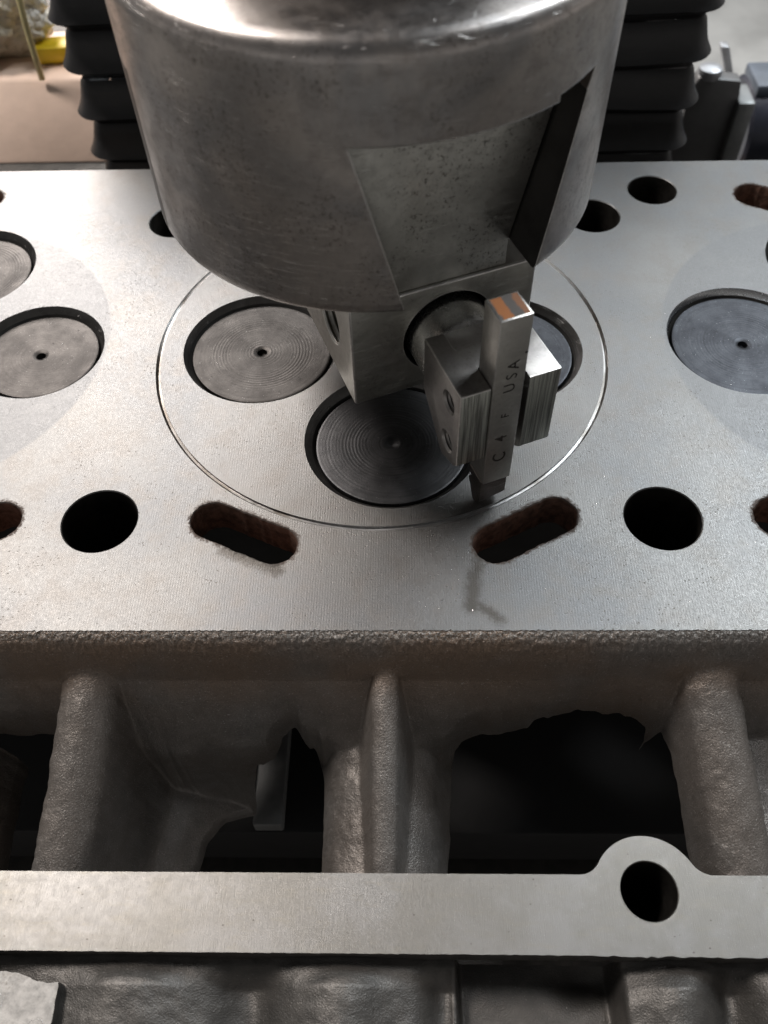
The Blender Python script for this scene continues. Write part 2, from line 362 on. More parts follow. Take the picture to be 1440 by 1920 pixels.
def plate(name, outline, holes, z, mat, parent, depth, outer_depth, hole_mats, smooth=40, wall_outer=None, chamfer=0.25):
    """flat plate with real holes; holes = [(loop, depth, material index, cap?)]"""
    verts = []; edges = []; loops = []
    allh = [outline]+[h[0] for h in holes]
    # chamfered rims: the top sheet stops a little outside each hole
    tops = []
    for li, lp in enumerate(allh):
        if li == 0: tops.append(lp); continue
        c = chamfer if holes[li-1][1] > 0 else 0.0
        n = len(lp); out = []
        for i in range(n):
            x0, y0 = lp[i-1]; x1, y1 = lp[(i+1) % n]
            tx, ty = x1-x0, y1-y0; l = math.hypot(tx, ty) or 1
            out.append((lp[i][0]+ty/l*c, lp[i][1]-tx/l*c))
        tops.append(out)
    P2 = []
    for lp in tops:
        s0 = len(P2); P2 += [Vector(p) for p in lp]; n = len(lp)
        edges += [(s0+i, s0+(i+1) % n) for i in range(n)]; loops.append((s0, n))
    V2, E2, F2, _, _, _ = delaunay_2d_cdt(P2, edges, [], 0, 1e-7)
    V = [(v.x, v.y, z) for v in V2]; F = []; FM = []
    bbs = [(min(p[0] for p in l), max(p[0] for p in l), min(p[1] for p in l), max(p[1] for p in l)) for l in tops]
    for fc in F2:
        cx = sum(V2[i].x for i in fc)/len(fc); cy = sum(V2[i].y for i in fc)/len(fc)
        if not inside((cx, cy), tops[0]): continue
        bad = False
        for l, bb in zip(tops[1:], bbs[1:]):
            if bb[0] <= cx <= bb[1] and bb[2] <= cy <= bb[3] and inside((cx, cy), l): bad = True; break
        if not bad: F.append(tuple(fc)); FM.append(0)
    mats = [mat]+hole_mats
    for li, lp in enumerate(allh):
        n = len(lp)
        if li == 0:
            a = len(V); V += [(x, y, z) for x, y in lp]; b = len(V); V += [(x, y, z-outer_depth) for x, y in lp]
            for i in range(n): F.append((a+i, b+i, b+(i+1) % n, a+(i+1) % n)); FM.append(wall_outer or 0)
            continue
        dep, mi, cap = holes[li-1][1:4]
        if dep <= 0: continue
        tp = len(V); V += [(x, y, z) for x, y in tops[li]]
        a = len(V); V += [(x, y, z-chamfer) for x, y in lp]
        b = len(V); V += [(x, y, z-dep) for x, y in lp]
        for i in range(n):
            j = (i+1) % n
            F.append((tp+j, tp+i, a+i, a+j)[::-1]); FM.append(0)
            F.append((a+j, a+i, b+i, b+j)[::-1]); FM.append(mi)
        if cap:
            F.append(tuple(b+i for i in range(n))); FM.append(mi)
    return mk(name, V, F, None, parent, smooth=smooth, mats=mats, fm=FM)
def lathe(name, prof, c, mat, parent, n=96, origin=None, smooth=30, axis=None, mats=None, fms=None):
    """profile [(r, z)] turned about the vertical through c, or about an axis frame (o, u, v, w)"""
    V = []; F = []; FM = []
    for r, z in prof:
        for i in range(n):
            a = 2*math.pi*i/n
            if axis is None: V.append((c[0]+r*math.cos(a), c[1]+r*math.sin(a), z))
            else:
                o_, u, v, w = axis; V.append(tuple(o_+u*(r*math.cos(a))+v*(r*math.sin(a))+w*z))
    for k in range(len(prof)-1):
        for i in range(n):
            j = (i+1) % n; F.append((k*n+i, k*n+j, (k+1)*n+j, (k+1)*n+i)); FM.append(fms[k] if fms else 0)
    if prof[0][0] > 0.001: F.append(tuple(range(n))[::-1]); FM.append(0)
    if prof[-1][0] > 0.001: F.append(tuple((len(prof)-1)*n+i for i in range(n))); FM.append(fms[-1] if fms else 0)
    o = mk(name, V, F, mat, parent, origin, smooth, mats=mats, fm=FM if fms else None)
    bm = bmesh.new(); bm.from_mesh(o.data); bmesh.ops.remove_doubles(bm, verts=bm.verts, dist=1e-7); bmesh.ops.recalc_face_normals(bm, faces=bm.faces); bm.to_mesh(o.data); bm.free()
    if smooth is not None: o.data.shade_smooth(); o.data.set_sharp_from_angle(angle=R(smooth))
    return o
def prism(name, poly, frame, h0, h1, mat, parent, smooth=None, origin=None):
    """polygon (a, b) in frame (o, u, v, w) extruded along w from h0 to h1"""
    o_, u, v, w = frame; n = len(poly)
    V = [tuple(o_+u*a+v*b+w*h0) for a, b in poly]+[tuple(o_+u*a+v*b+w*h1) for a, b in poly]
    F = [tuple(range(n))[::-1], tuple(range(n, 2*n))]+[(i, (i+1) % n, n+(i+1) % n, n+i) for i in range(n)]
    o = mk(name, V, F, mat, parent, origin, None); recalc(o)
    if smooth is not None: o.data.shade_smooth(); o.data.set_sharp_from_angle(angle=R(smooth))
    return o
def box(name, lo, hi, mat, parent=None, bev=0.0, rot=0.0, origin=None, seg=2):
    cx, cy = (lo[0]+hi[0])/2, (lo[1]+hi[1])/2; c, s = math.cos(rot), math.sin(rot)
    V = []
    for z in (lo[2], hi[2]):
        for x, y in ((lo[0], lo[1]), (hi[0], lo[1]), (hi[0], hi[1]), (lo[0], hi[1])):
            dx, dy = x-cx, y-cy; V.append((cx+c*dx-s*dy, cy+s*dx+c*dy, z))
    F = [(3, 2, 1, 0), (4, 5, 6, 7), (0, 1, 5, 4), (1, 2, 6, 5), (2, 3, 7, 6), (3, 0, 4, 7)]
    o = mk(name, V, F, mat, parent, origin)
    if bev: bevel(o, bev, seg); bake(o)
    return o
def tube(name, pts, r, mat, parent=None, n=14, origin=None):
    V = []; F = []; pts = [Vector(p) for p in pts]
    for k, p in enumerate(pts):
        d = (pts[min(k+1, len(pts)-1)]-pts[max(k-1, 0)]).normalized()
        u = d.cross(Vector((0, 0.3, 1))).normalized(); v = d.cross(u)
        for i in range(n):
            a = 2*math.pi*i/n; V.append(tuple(p+u*r*math.cos(a)+v*r*math.sin(a)))
    for k in range(len(pts)-1):
        for i in range(n):
            j = (i+1) % n; F.append((k*n+i, k*n+j, (k+1)*n+j, (k+1)*n+i))
    F += [tuple(range(n))[::-1], tuple((len(pts)-1)*n+i for i in range(n))]
    o = mk(name, V, F, mat, parent, origin); recalc(o); o.data.shade_smooth(); return o

# ================================================================== CYLINDER HEAD
head = root('cylinder_head', 'upturned cast iron engine cylinder head with machined grey deck, valves and ribs', 'cylinder head', (0, 0, -96))
VALVES = [  # centre, disc radius, disc z, pocket radius, material, label
    ((-32.5, 0.6), 18.9, -2.0, 21.0, 'valve_brown', 'brown-grey valve face left inside the cut ring', 1.0),
    ((3.2, -32.4), 19.0, -2.0, 21.7, 'valve_dark', 'dark grooved valve face at the front of the cut ring', 1.0),
    ((33.4, -1.0), 18.0, -2.0, 20.5, 'valve_blue', 'blue-grey valve face behind the tool bit', 0.5),
    ((0.5, 33.0), 18.5, -2.0, 20.8, 'valve_brown', 'valve face hidden at the back of the cut ring', 0.6),
    ((-93.5, 0.0), 15.8, -2.0, 18.0, 'valve_brown', 'pale smooth valve face at the left edge', 0.25),
    ((-122.0, 35.5), 16.2, -2.0, 18.4, 'valve_brown', 'valve face cut off by the upper left edge', 1.6),
    ((-126, -33), 18.5, -2.0, 20.6, 'valve_brown', None, 0.6),
    ((97.7, 1.9), 18.8, -2.0, 20.6, 'valve_blue', 'blue-grey valve face in a bright pocket at the right edge', 0.7),
    ((130.5, 34.0), 17, -2.0, 19.0, 'valve_blue', None, 0.5),
    ((131, -32.5), 18.5, -2.0, 20.6, 'valve_blue', None, 0.5),
]
outline = []
N = 900
for i in range(N+1):
    x = -230+460*i/N
    outline.append((x, -85.9+0.28*noise.fractal(Vector((x*1.3, 0, 5)), 0.6, 2.0, 4)))
outline += [(230, 85.4), (-230, 85.9)]
holes = []   # (loop, depth, material index, cap)
for c, rd, zd, rp, mname, lab, gr in VALVES:
    holes.append((circle(*c, rp, 96), 0.0, 0, False))
for c, r, dep in [((-64.6, -57.2), 8.75, 55), ((65.3, -57.1), 8.75, 55), ((84.6, 70.1), 7.5, 55), ((64.3, 57.1), 8.2, 55), ((-64.6, 57.4), 8.2, 55), ((-190, 57), 8.2, 55), ((190, 57), 8.2, 55), ((192, -57), 8.7, 55), ((-192, -57), 8.7, 55)]:
    holes.append((circle(*c, r, 72), dep, 1, True))
for k, (a, b, r) in enumerate(SLOTS):
    holes.append((stadium(a, b, r, 36, 0.30, k+1), 10, 2, False))
# sheet outside the cut ring, then the ring groove, then the sheet inside
RG = 60.35
ringouter = circle(0, 0, RG, 240)
inner_ids = [i for i, (c, *_r) in enumerate(VALVES) if math.hypot(*c) < 45]
outer_holes = [(ringouter, 0.0, 0, False)]+[h for i, h in enumerate(holes) if i not in inner_ids]
plate('deck_plate', outline, outer_holes, 0.0, M['deck'], head, 0, 1.2, [M['bore'], M['rust'], M['cast']], wall_outer=3)
plate('chamber_face', circle(0, 0, 59.15, 240), [holes[i] for i in inner_ids], 0.0, M['deck'], head, 0, 0.6, [])
pin_ = mat_steel('freshly_cut_groove', (0.60, 0.60, 0.60), (0.16, 0.14, 0.12), 0.25, 0.33, 0.4, 0.03)
lathe('cut_ring_groove', [(59.15, 0.0), (59.2, -0.75), (59.75, -0.8), (60.35, 0.0)], (0, 0), pin_, head, 240, smooth=20)
o = bpy.data.objects['cut_ring_groove']
for v_ in o.data.vertices:
    if v_.co.z < 0.0958:
        a_ = math.atan2(v_.co.y, v_.co.x); v_.co.z += S*0.35*noise.noise(Vector((math.cos(a_)*3, math.sin(a_)*3, 1)))
bm = bmesh.new(); bm.from_mesh(o.data)
bmesh.ops.delete(bm, geom=[q for q in bm.faces if len(q.verts) > 4], context='FACES')
for q in bm.faces:
    if q.normal.z < 0: q.normal_flip()
bm.to_mesh(o.data); bm.free()

def seat_pocket(c, rd, zd, rp, shiny):
    prof = [(rp, 0.0), (rp-0.18, -0.25), (rd+0.95, -1.9), (rd+0.55, -3.2), (rd-0.8, -5.0), (rd-2.5, -7.5), (rd-3, -16)]
    n = 96; V = []; F = []
    for r, z in prof:
        for i in range(n):
            a = 2*math.pi*i/n; V.append((c[0]+r*math.cos(a), c[1]+r*math.sin(a), z))
    for k in range(len(prof)-1):
        for i in range(n):
            j = (i+1) % n; F.append((k*n+i, (k+1)*n+i, (k+1)*n+j, k*n+j))
    F.append(tuple((len(prof)-1)*n+i for i in range(n)))
    for q in range(len(F)): F[q] = F[q][::-1]
    fm = [0]*n+[0]*n+[1]*(len(F)-2*n)
    return mk('valve_seat', V, F, None, head, smooth=40, origin=(c[0], c[1], 0), mats=[M['deck'] if shiny else M['seat'], M['cavity']], fm=fm)
M['seat'] = mat_steel('dark_seat_steel', (0.16, 0.155, 0.15), (0.12, 0.115, 0.11), 0.3, 0.45, 0.3, 0.1)
M['seat_lit'] = mat_steel('lit_seat_steel', (0.55, 0.56, 0.57), (0.48, 0.49, 0.5), 0.18, 0.26, 0.1, 0.1)  # paler copy of the seat steel, paints one pocket as lit
for k, (c, rd, zd, rp, mname, lab, gr) in enumerate(VALVES):
    so = seat_pocket(c, rd, zd, rp, False)
    if k == 7: so.data.materials[0] = M['seat_lit']
    rr = 1.3 if k in (0,) else 1.25
    prof = [(0.001, zd-1.9), (rr*0.8, zd-1.7), (rr, zd-0.9), (rr+0.1, zd-0.35), (rr+0.9, zd-0.02)]
    if k in (1,): prof = [(0.001, zd-0.9), (0.8, zd-0.6), (1.5, zd-0.25), (2.0, zd-0.02)]
    r = rr+1.2; step = 0.2; i = 0
    rng_ = random.Random(k)
    pitch_ = 0.84
    while r < rd-0.5:
        ph = (r/pitch_) % 1.0
        env = min(1.0, (rd-0.5-r)/2.5)*(0.6+0.4*math.sin(r*0.7+k))
        if k == 0: env *= 0.35+0.65*(r < 14.5)
        amp = 0.026*gr*max(env, 0)
        prof.append((r, zd-amp*(1-math.cos(2*math.pi*ph))*0.5*2+rng_.uniform(-1, 1)*0.004*gr)); r += step
    prof += [(rd-0.45, zd), (rd-0.12, zd-0.08), (rd, zd-0.35), (rd-0.1, zd-2.2), (rd-2.0, zd-5.0), (6, zd-9), (4, zd-14)]
    vo = lathe('valve', prof, c, M[mname], head, 128, origin=(c[0], c[1], zd), smooth=50)
    if lab: vo['label'] = lab

# casting below the deck: a sculpted surface running from the deck edge to under the side rail
def smax(a, b, k):
    m = np.maximum(a, b); return m+k*np.log(np.exp((a-m)/k)+np.exp((b-m)/k))
def sst(x, a, b):
    t = np.clip((x-a)/(b-a), 0, 1); return t*t*(3-2*t)
def fbm_grid(X, Y, sc, seed, octv=4):
    out = np.zeros(X.shape); fx = X.ravel()*sc; fy = Y.ravel()*sc
    out = np.array([noise.fractal(Vector((a, b, seed)), 0.8, 2.0, octv) for a, b in zip(fx, fy)]).reshape(X.shape)
    return out
def grid_mesh(name, X, Y, Z, mats, parent, fm=None, smooth=60):
    ny, nx = X.shape
    V = np.stack([X, Y, Z], -1).reshape(-1, 3)
    idx = np.arange(nx*ny).reshape(ny, nx)
    F = np.stack([idx[:-1, :-1], idx[:-1, 1:], idx[1:, 1:], idx[1:, :-1]], -1).reshape(-1, 4)
    o = mk(name, V, F.tolist(), None, parent, mats=mats, fm=fm); o.data.shade_smooth()
    return o
nx, ns = 900, 190
xs = np.linspace(-112, 112, nx); ss = np.concatenate([np.linspace(0, 9, 60), np.linspace(9, 57, ns-60+1)[1:]])
Xg, Sg = np.meshgrid(xs, ss)
W1 = fbm_grid(Xg, Sg, 0.16, 2.0, 4); W2 = fbm_grid(Xg, Sg, 0.06, 8.0, 3)
t_ = Sg/41.0
def web(reach):
    lipz = np.interp(reach, [4.6, 7, 9, 14], [-21, -25, -29, -40])
    brow = np.interp(Sg, [0, 0.7, 1.7, 2.7, 3.4, 3.9, 4.3], [-0.2, -0.8, -2.2, -4.8, -8.0, -12.0, -15.5])
    q = np.clip((Sg-4.3)/np.maximum(reach-4.3, 0.2), 0, 1)
    z = brow+(lipz+15.5)*q**1.15
    over = np.maximum(0, Sg-reach)
    return z-14*np.minimum(over, 0.9)**1.5-26*np.maximum(0, over-0.9)
rx = [-112, -84, -76, -70, -60, -46, -41, -36, -30, -26.5, -24, -20.5, -19, -14, -6, 8, 15, 19, 24, 30, 37, 44, 50, 56, 60, 66, 74, 86, 92, 112]
rv = [7.0, 7.0, 7.2, 9, 12, 13, 12, 12, 12, 11, 8.6, 7.0, 7.6, 11, 12, 12, 11, 8.2, 7.0, 6.6, 6.0, 5.0, 4.8, 5.2, 6, 8, 10, 10, 9, 8]
reach = np.interp(Xg+1.0*W1, rx, rv)+0.5*W1
Z = web(reach)
def ridge(x0, x1, z0, z1, w, steep, Xw):
    xc = x0+(x1-x0)*t_; zc = z0+(z1-z0)*t_
    d = np.abs(Xw-xc)
    return zc-w+np.sqrt(np.maximum(w*w-np.minimum(d, w*0.96)**2, 0))-steep*np.maximum(0, d-w*0.96)
Xn = Xg+0.45*W1
rib1 = ridge(-63.6, -69.3, -9.0, -31, 6.6, 7.0, Xn)
ribc = ridge(1.9, 1.6, -9.0, -31, 3.1, 5.0, Xg+0.2*W1)
rib3 = ridge(72.5, 78.5, -8.0, -30, 6.4, 6.0, Xn)
def shelf(xl0, xl1, xr0, xr1, z0, z1, steep, crown=0.0, Xw=Xn):
    xl = xl0+(xl1-xl0)*t_; xr = xr0+(xr1-xr0)*t_
    dl = np.maximum(0, xl-Xw); dr = np.maximum(0, Xw-xr)
    m = (xl+xr)/2; h = (xr-xl)/2
    return z0+(z1-z0)*t_-steep*(dl**1.6+dr**1.6)-crown*(np.clip(np.abs(Xw-m)/h, 0, 1.3))**2
def slope(xl0, xl1, xr0, xr1, z0, z1, sl, sr, rnd_=3.0, Xw=Xn):
    xl = xl0+(xl1-xl0)*t_; xr = xr0+(xr1-xr0)*t_
    dl = np.maximum(0, xl-Xw); dr = np.maximum(0, Xw-xr)
    f_ = lambda d: np.sqrt(d*d+rnd_*rnd_)-rnd_
    return z0+(z1-z0)*t_-sl*f_(dl)-sr*f_(dr)
B = slope(-66, -72, -45.5, -55, -60, -68, 2.2, 2.6)
B = smax(B, ridge(-54.5, -62.5, -53.5, -61.5, 4.4, 0.9, Xn), 2.5)
FL = slope(-70, -70, -14, -13, -84, -84, 1.0, 1.0)
def dome(xc, hw, z0, z1, rise, Xw=Xn):
    d = np.abs(Xw-xc)/hw; dd_ = np.minimum(d, 0.97)
    return z0+(z1-z0)*t_-rise*(1-np.sqrt(1-dd_**2))-3.0*hw*np.maximum(0, d-0.97)
C = dome(0.8, 13.8, -30, -38, 15.0)
D_ = slope(60.5, 58.5, 80, 80, -100, -100, 2.6, 1.0)
E_ = slope(74, 79, 90, 93, -32, -38, 3.0, 2.0)
G_ = slope(-115, -115, -104, -100, -33, -38, 2.0, 3.0)
other = np.full(Z.shape, -200.0)
for L_, k in ((B, 2.2), (C, 2.2), (D_, 2.2), (E_, 2.0), (G_, 2.0), (FL, 2.5), (rib1, 1.2), (ribc, 0.9), (rib3, 1.2)):
    other = np.maximum(other, L_)
    Z = smax(Z, L_, k)
lipz = np.interp(reach, [4.6, 7, 9, 14], [-21, -25, -29, -40])
zf = np.where(Sg < reach+1.1, lipz-8, -58)
zf = np.minimum(zf, lipz-8)
hl = np.interp(Sg, [6, 9, 12, 15, 18, 25, 41], [-23.0, -25.5, -30.0, -37.5, -43.0, -47.0, -51.0])+0.35*W1
h2 = (Xg > hl) & (Xg < np.interp(Sg, [6, 10, 16, 22, 40], [-19, -15, -13.6, -13.4, -13.4])+0.3*W1) & (Sg > reach+0.3)
inB = (Xg > -76) & (Xg < -11)
hole = (((Z < zf+0.3) | (Z < -54-16*(Xg > 50)) | ((Sg > reach+0.5) & (Z-other > 1.0) & (Z < lipz-7.0))) & ~inB) | h2
hole = hole | ((Xg > 36) & (Xg < 63.5) & (Sg > reach+0.25))
hole = hole | ((Xg > 50) & (Xg < 71) & (Sg > 8.5) & (Z < np.maximum(-18.5-0.53*Sg, -40)+1.5*W1-0.6*np.maximum(0, 14-Sg)))
Z = np.where(inB, Z, np.maximum(Z, np.minimum(zf, -74*(Xg > 50)+zf*(Xg <= 50))))
rough1 = fbm_grid(Xg, Sg, 1.3, 4.0, 3)
top = np.clip(Sg/0.5, 0, 1)*np.clip(1.3-Sg/4, 0.12, 1)
Yg = -85.9-Sg-0.26*rough1*top
Z = Z+0.26*rough1*top+0.25*W1*np.clip(Sg/6, 0, 1)
Z[0, :] = -0.25; Yg[0, :] = -85.75
cw = grid_mesh('cast_wall', Xg, Yg, Z, [M['cast']], head)
fh = hole[:-1, :-1] & hole[1:, :-1] & hole[:-1, 1:] & hole[1:, 1:]
bm = bmesh.new(); bm.from_mesh(cw.data); bm.faces.ensure_lookup_table()
flat_ = fh.ravel()
bmesh.ops.delete(bm, geom=[bm.faces[i] for i in np.nonzero(flat_)[0]], context='FACES')
bmesh.ops.delete(bm, geom=[v for v in bm.verts if not v.link_faces], context='VERTS')
left_ = set(bm.verts); best = []
while left_:
    st_ = [left_.pop()]; comp = [st_[0]]
    while st_:
        for e_ in st_.pop().link_edges:
            for w in e_.verts:
                if w in left_: left_.discard(w); st_.append(w); comp.append(w)
    if len(comp) > len(best): best, comp = comp, best
    if comp: bmesh.ops.delete(bm, geom=comp, context='VERTS')
for it in range(14):
    new = {}
    for e_ in bm.edges:
        if e_.is_boundary:
            for v, w in ((e_.verts[0], e_.verts[1]), (e_.verts[1], e_.verts[0])): new.setdefault(v, []).append(w.co.copy())
    if it == 13: new = {}
    for v, l in new.items():
        if len(l) == 2 and -0.1115 < v.co.x < 0.1115 and v.co.y < -0.0862 and v.co.y > -0.142: v.co = v.co*0.5+(l[0]+l[1])*0.25
eb = [e_ for e_ in bm.edges if e_.is_boundary and all(abs(v.co.x) < 0.1115 and -0.1415 < v.co.y < -0.0862 for v in e_.verts)]
ex = bmesh.ops.extrude_edge_only(bm, edges=eb)          # the wall has thickness: lips turn down into each opening
for v in [g for g in ex['geom'] if isinstance(g, bmesh.types.BMVert)]: v.co.z -= 0.006
bmesh.ops.recalc_face_normals(bm, faces=bm.faces)
if sum(q.normal.z for q in bm.faces) < 0: bmesh.ops.reverse_faces(bm, faces=bm.faces)
for q in bm.faces: q.smooth = True
bm.to_mesh(cw.data); bm.free()

# side rail with its bolt boss
yb, yf = -127.3, -142.5
loop = []
for i in range(261):
    x = -140+280*i/260; y = yf+(0.10*noise.fractal(Vector((x*0.8, 1, 3)), 0.7, 2, 3))
    if x > 44: y += 0.35*noise.fractal(Vector((x*0.35, 9, 3)), 0.7, 2, 4)-0.15
    loop.append((x, y))
bx, by, br = 56.5, -130.7, 11.3
back = [(140, yb)]
for i in range(60): back.append((139-i*1.15, yb))
back = [q for q in back if q[0] > bx+15.2]
def arcpts(cx, cy, r, a0, a1, n): return [(cx+r*math.cos(R(a0+(a1-a0)*i/n)), cy+r*math.sin(R(a0+(a1-a0)*i/n))) for i in range(n+1)]
# fillets: circle of radius 5 tangent to the rail edge and the boss
fr = 5.0; hh = (yb+fr)-by; dxf = math.sqrt((br+fr)**2-hh**2); aa = math.degrees(math.atan2(hh, dxf))
rightf = arcpts(bx+dxf, yb+fr, fr, 270, 180+aa, 10)
bossarc = arcpts(bx, by, br, aa, 180-aa, 40)
leftf = arcpts(bx-dxf, yb+fr, fr, 360-aa, 270, 10)
back = [q for q in back if q[0] > bx+dxf+0.5]
loop += back+rightf+bossarc+leftf
x = bx-dxf-1.0
while x > -140: loop.append((x, yb+0.06*noise.fractal(Vector((x*0.9, 4, 3)), 0.7, 2, 3))); x -= 1.2
plate('side_rail', loop, [(circle(bx, -130.4, 5.8, 72), 40, 1, True)], -30.0, M['rail'], head, 0, 6.5, [M['bore'], M['castdark']], wall_outer=2, chamfer=0.2)

# skirt in front of the rail
nx, ns = 420, 110
xs = np.linspace(-118, 118, nx); ss = np.linspace(0, 46, ns)
Xg, Sg = np.meshgrid(xs, ss)
W1 = fbm_grid(Xg, Sg, 0.10, 21.0, 4); rough1 = fbm_grid(Xg, Sg, 1.0, 14.0, 4)
Z = -36.0-0.10*Sg-np.where(Sg < 1.0, 0, 0)
def bump1(xc, w, h, y0=6): return h*np.exp(-((Xg-xc)/w)**2)*np.clip(Sg/y0, 0.3, 1)
Z = Z+bump1(-50, 11, 4.5)+bump1(-26, 6, -5.0)+bump1(-7, 9, 5.0)+bump1(14, 4, -5)+bump1(60, 7, 4.5)+bump1(72, 4, -6)+bump1(86, 8, 4.5)+bump1(-85, 10, -2)
# lower flat bay on the right, hollow under the boss
bay = sst(Xg, 16.2, 17.6)*(1-sst(Xg, 48.6, 50.2))
Z = Z*(1-bay)+(-46.5)*bay
Z = Z-3*np.exp(-((Xg-44)/7)**2-((Sg-3)/4)**2)
Z = Z+0.35*W1*(1-bay)+0.05*rough1*(1-0.8*bay)
grid_mesh('front_skirt', Xg, -141.9-Sg, Z, [M['castdark']], head)
# pale machined pad at lower left
pad = []
for i in range(60):
    q = i/59; pad.append((-63.8+0.8*noise.fractal(Vector((q*4, 2, 1)), 0.8, 2, 3), -148.5-q*26))
pad += [(-100, -174)]
for i in range(60):
    q = i/59; pad.append((-100+q*36, -144.6-max(0, q-0.45)*5.5-0.7*noise.fractal(Vector((q*5, 5, 1)), 0.8, 2, 3)))
plate('machined_pad', pad, [], -33.5, mat_steel('dull_pad_iron', (0.30, 0.295, 0.285), (0.24, 0.235, 0.225), 0.42, 0.52, 0.5, 0.1, spots=0.5), head, 0, 6, [M['castdark']], wall_outer=1)
# dark box added under the deck to keep light out of the casting
box('core_light_block', (-228, -15, -94), (228, 84.0, -58), M['cavity'], head)
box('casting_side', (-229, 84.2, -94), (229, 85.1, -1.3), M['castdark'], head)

# ================================================================== CUTTER HEAD
A = R(22.0)
Dv = Vector((math.cos(A), math.sin(A), 0)); Nv = Vector((math.sin(A), -math.cos(A), 0)); Zv = Vector((0, 0, 1)); O = Vector((0, 0, 0))
tool = root('cutter_head', 'steel rotary cutting head with dovetail slide and square tool bit over the valves', 'cutting tool', (0, 0, 0))
FR = (O, Dv, Zv, Nv)      # polygons in (d, z), extruded along n
body = lathe('tool_body', [(0.001, 52), (45.9, 52), (46.7, 52.25), (47.0, 53.0)]+[(47.0, 53.0+1.42*i) for i in range(1, 32)]+[(47.0, 98.4), (46.9, 99.2), (46.5, 100.2), (45.8, 101.0), (44.9, 101.5), (43.8, 101.7), (34, 101.9), (0.001, 101.9)], (0, 0), M['body'], tool, 200, smooth=25)
slot = prism('cut', [(-11.2+2.0*0.25, 50), (16.6-0.5, 50), (24.9, 85.5), (-19.6, 85.5)], FR, -60, 60, M['slide'], None)
diff(body, [slot])
diff(body, [prism('cut', [(17.3, 80), (24.5, 84), (26.2, 87.6), (17.0, 86.7)], FR, 20, 60, M['slide'], None)])
body.data.materials.append(simple('shade_black_slot', (0.045, 0.042, 0.040), 0.5, 0.6, 0.1, 0.4, 0.03, 1.0))  # slot walls and ceiling coloured near-black for the shade inside
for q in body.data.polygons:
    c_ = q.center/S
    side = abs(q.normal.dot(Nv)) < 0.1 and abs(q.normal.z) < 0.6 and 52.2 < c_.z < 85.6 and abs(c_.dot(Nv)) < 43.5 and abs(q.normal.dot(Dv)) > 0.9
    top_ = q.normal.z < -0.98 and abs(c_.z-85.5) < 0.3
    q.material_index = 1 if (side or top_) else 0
bevel(body, 0.32, 2, 40, True); bake(body, 25)
lathe('spindle', [(30, 101.9), (30, 240)], (0, 0), M['body'], tool, 96, smooth=30)
lathe('spindle_collar', [(0.001, 240), (75, 240), (75, 420), (0.001, 420)], (0, 0), M['body'], tool, 96, smooth=30)
slide = prism('dovetail_slide', [(-11.0, 46.05), (16.3, 46.05), (16.3, 52.0), (24.2, 85.3), (-19.3, 85.3), (-11.0, 52.0)], FR, -36, 33.4, M['slide'], tool)
bevel(slide, 0.3, 2, 25); bake(slide)
block = prism('tool_block', [(-18.8, 18.4), (23.4, 18.4), (23.4, 44.0), (21.2, 46.0), (-18.8, 46.0)], FR, -32, 34.0, M['block'], tool)
bevel(block, 0.5, 3, 40, True); bake(block)
boref = (Dv*3.6+Zv*32.5, Dv, Zv, Nv)
cyl = lathe('cut', [(10.6, 12), (10.6, 36)], None, M['block'], None, 72, axis=boref)
sideax = (Nv*19.5+Zv*33.0-Dv*18.8, Nv, Zv, -Dv)
def thread_prof(r, depth, out, pitch=1.0, amp=0.35):
    p = [(r+0.5, out)]; z = 0.0; p.append((r+0.45, 0.0)); z = -0.5
    while z > -depth: p.append((r, z)); p.append((r+amp, z-pitch/2)); z -= pitch
    p.append((r, -depth)); return p
cyl2 = lathe('cut', thread_prof(6.3, 14, 2, 1.5, 0.6), None, M['block'], None, 48, axis=sideax)
diff(block, [cyl, cyl2]); block.data.shade_smooth(); block.data.set_sharp_from_angle(angle=R(30))
lathe('bore_liner', [(10.45, 12.2), (10.45, 33.3)], None, M['seat'], tool, 72, axis=boref).data
bl = bpy.data.objects['bore_liner']; bm = bmesh.new(); bm.from_mesh(bl.data); bmesh.ops.delete(bm, geom=[q for q in bm.faces if len(q.verts) > 4], context='FACES'); bmesh.ops.reverse_faces(bm, faces=bm.faces); bm.to_mesh(bl.data); bm.free()
pinf = (Dv*3.8+Zv*31.9, Dv, Zv, Nv)
lathe('pin', [(9.4, 12.5), (9.4, 40.0), (9.1, 41.2)], None, M['pin'], tool, 96, axis=pinf)
# holder: profile in (n, z), extruded along d
FH = (O, Nv, Zv, Dv)
hp = [(40.9, 39.4), (59.2, 39.4), (59.2, 18.6), (57.6, 17.0), (51.3, 14.6), (40.9, 25.4)]
holder = prism('bit_holder', hp, FH, -5.2, 16.7, M['holder'], tool)
notch = prism('cut', [(52.8, 0), (70, 0), (70, 60), (52.8, 60)], FH, 1.2, 9.7, M['holder'], None)
bevel(holder, 0.3, 2, 25, True); bake(holder)
sc = []
for zc in (33.2, 21.3):
    sc.append(lathe('cut', thread_prof(2.35, 6.2, 1.0, 0.8, 0.35), None, M['holder'], None, 36, axis=(Nv*53.9+Zv*zc-Dv*5.2, Nv, Zv, -Dv)))
diff(holder, [notch]+sc)
holder.data.materials.append(M['grind'])
for q in holder.data.polygons:
    nn = q.normal
    if nn.dot(Nv) > 0.93 and (q.center/S).dot(Nv) > 58.5: q.material_index = len(holder.data.materials)-1
holder.data.shade_smooth(); holder.data.set_sharp_from_angle(angle=R(30))
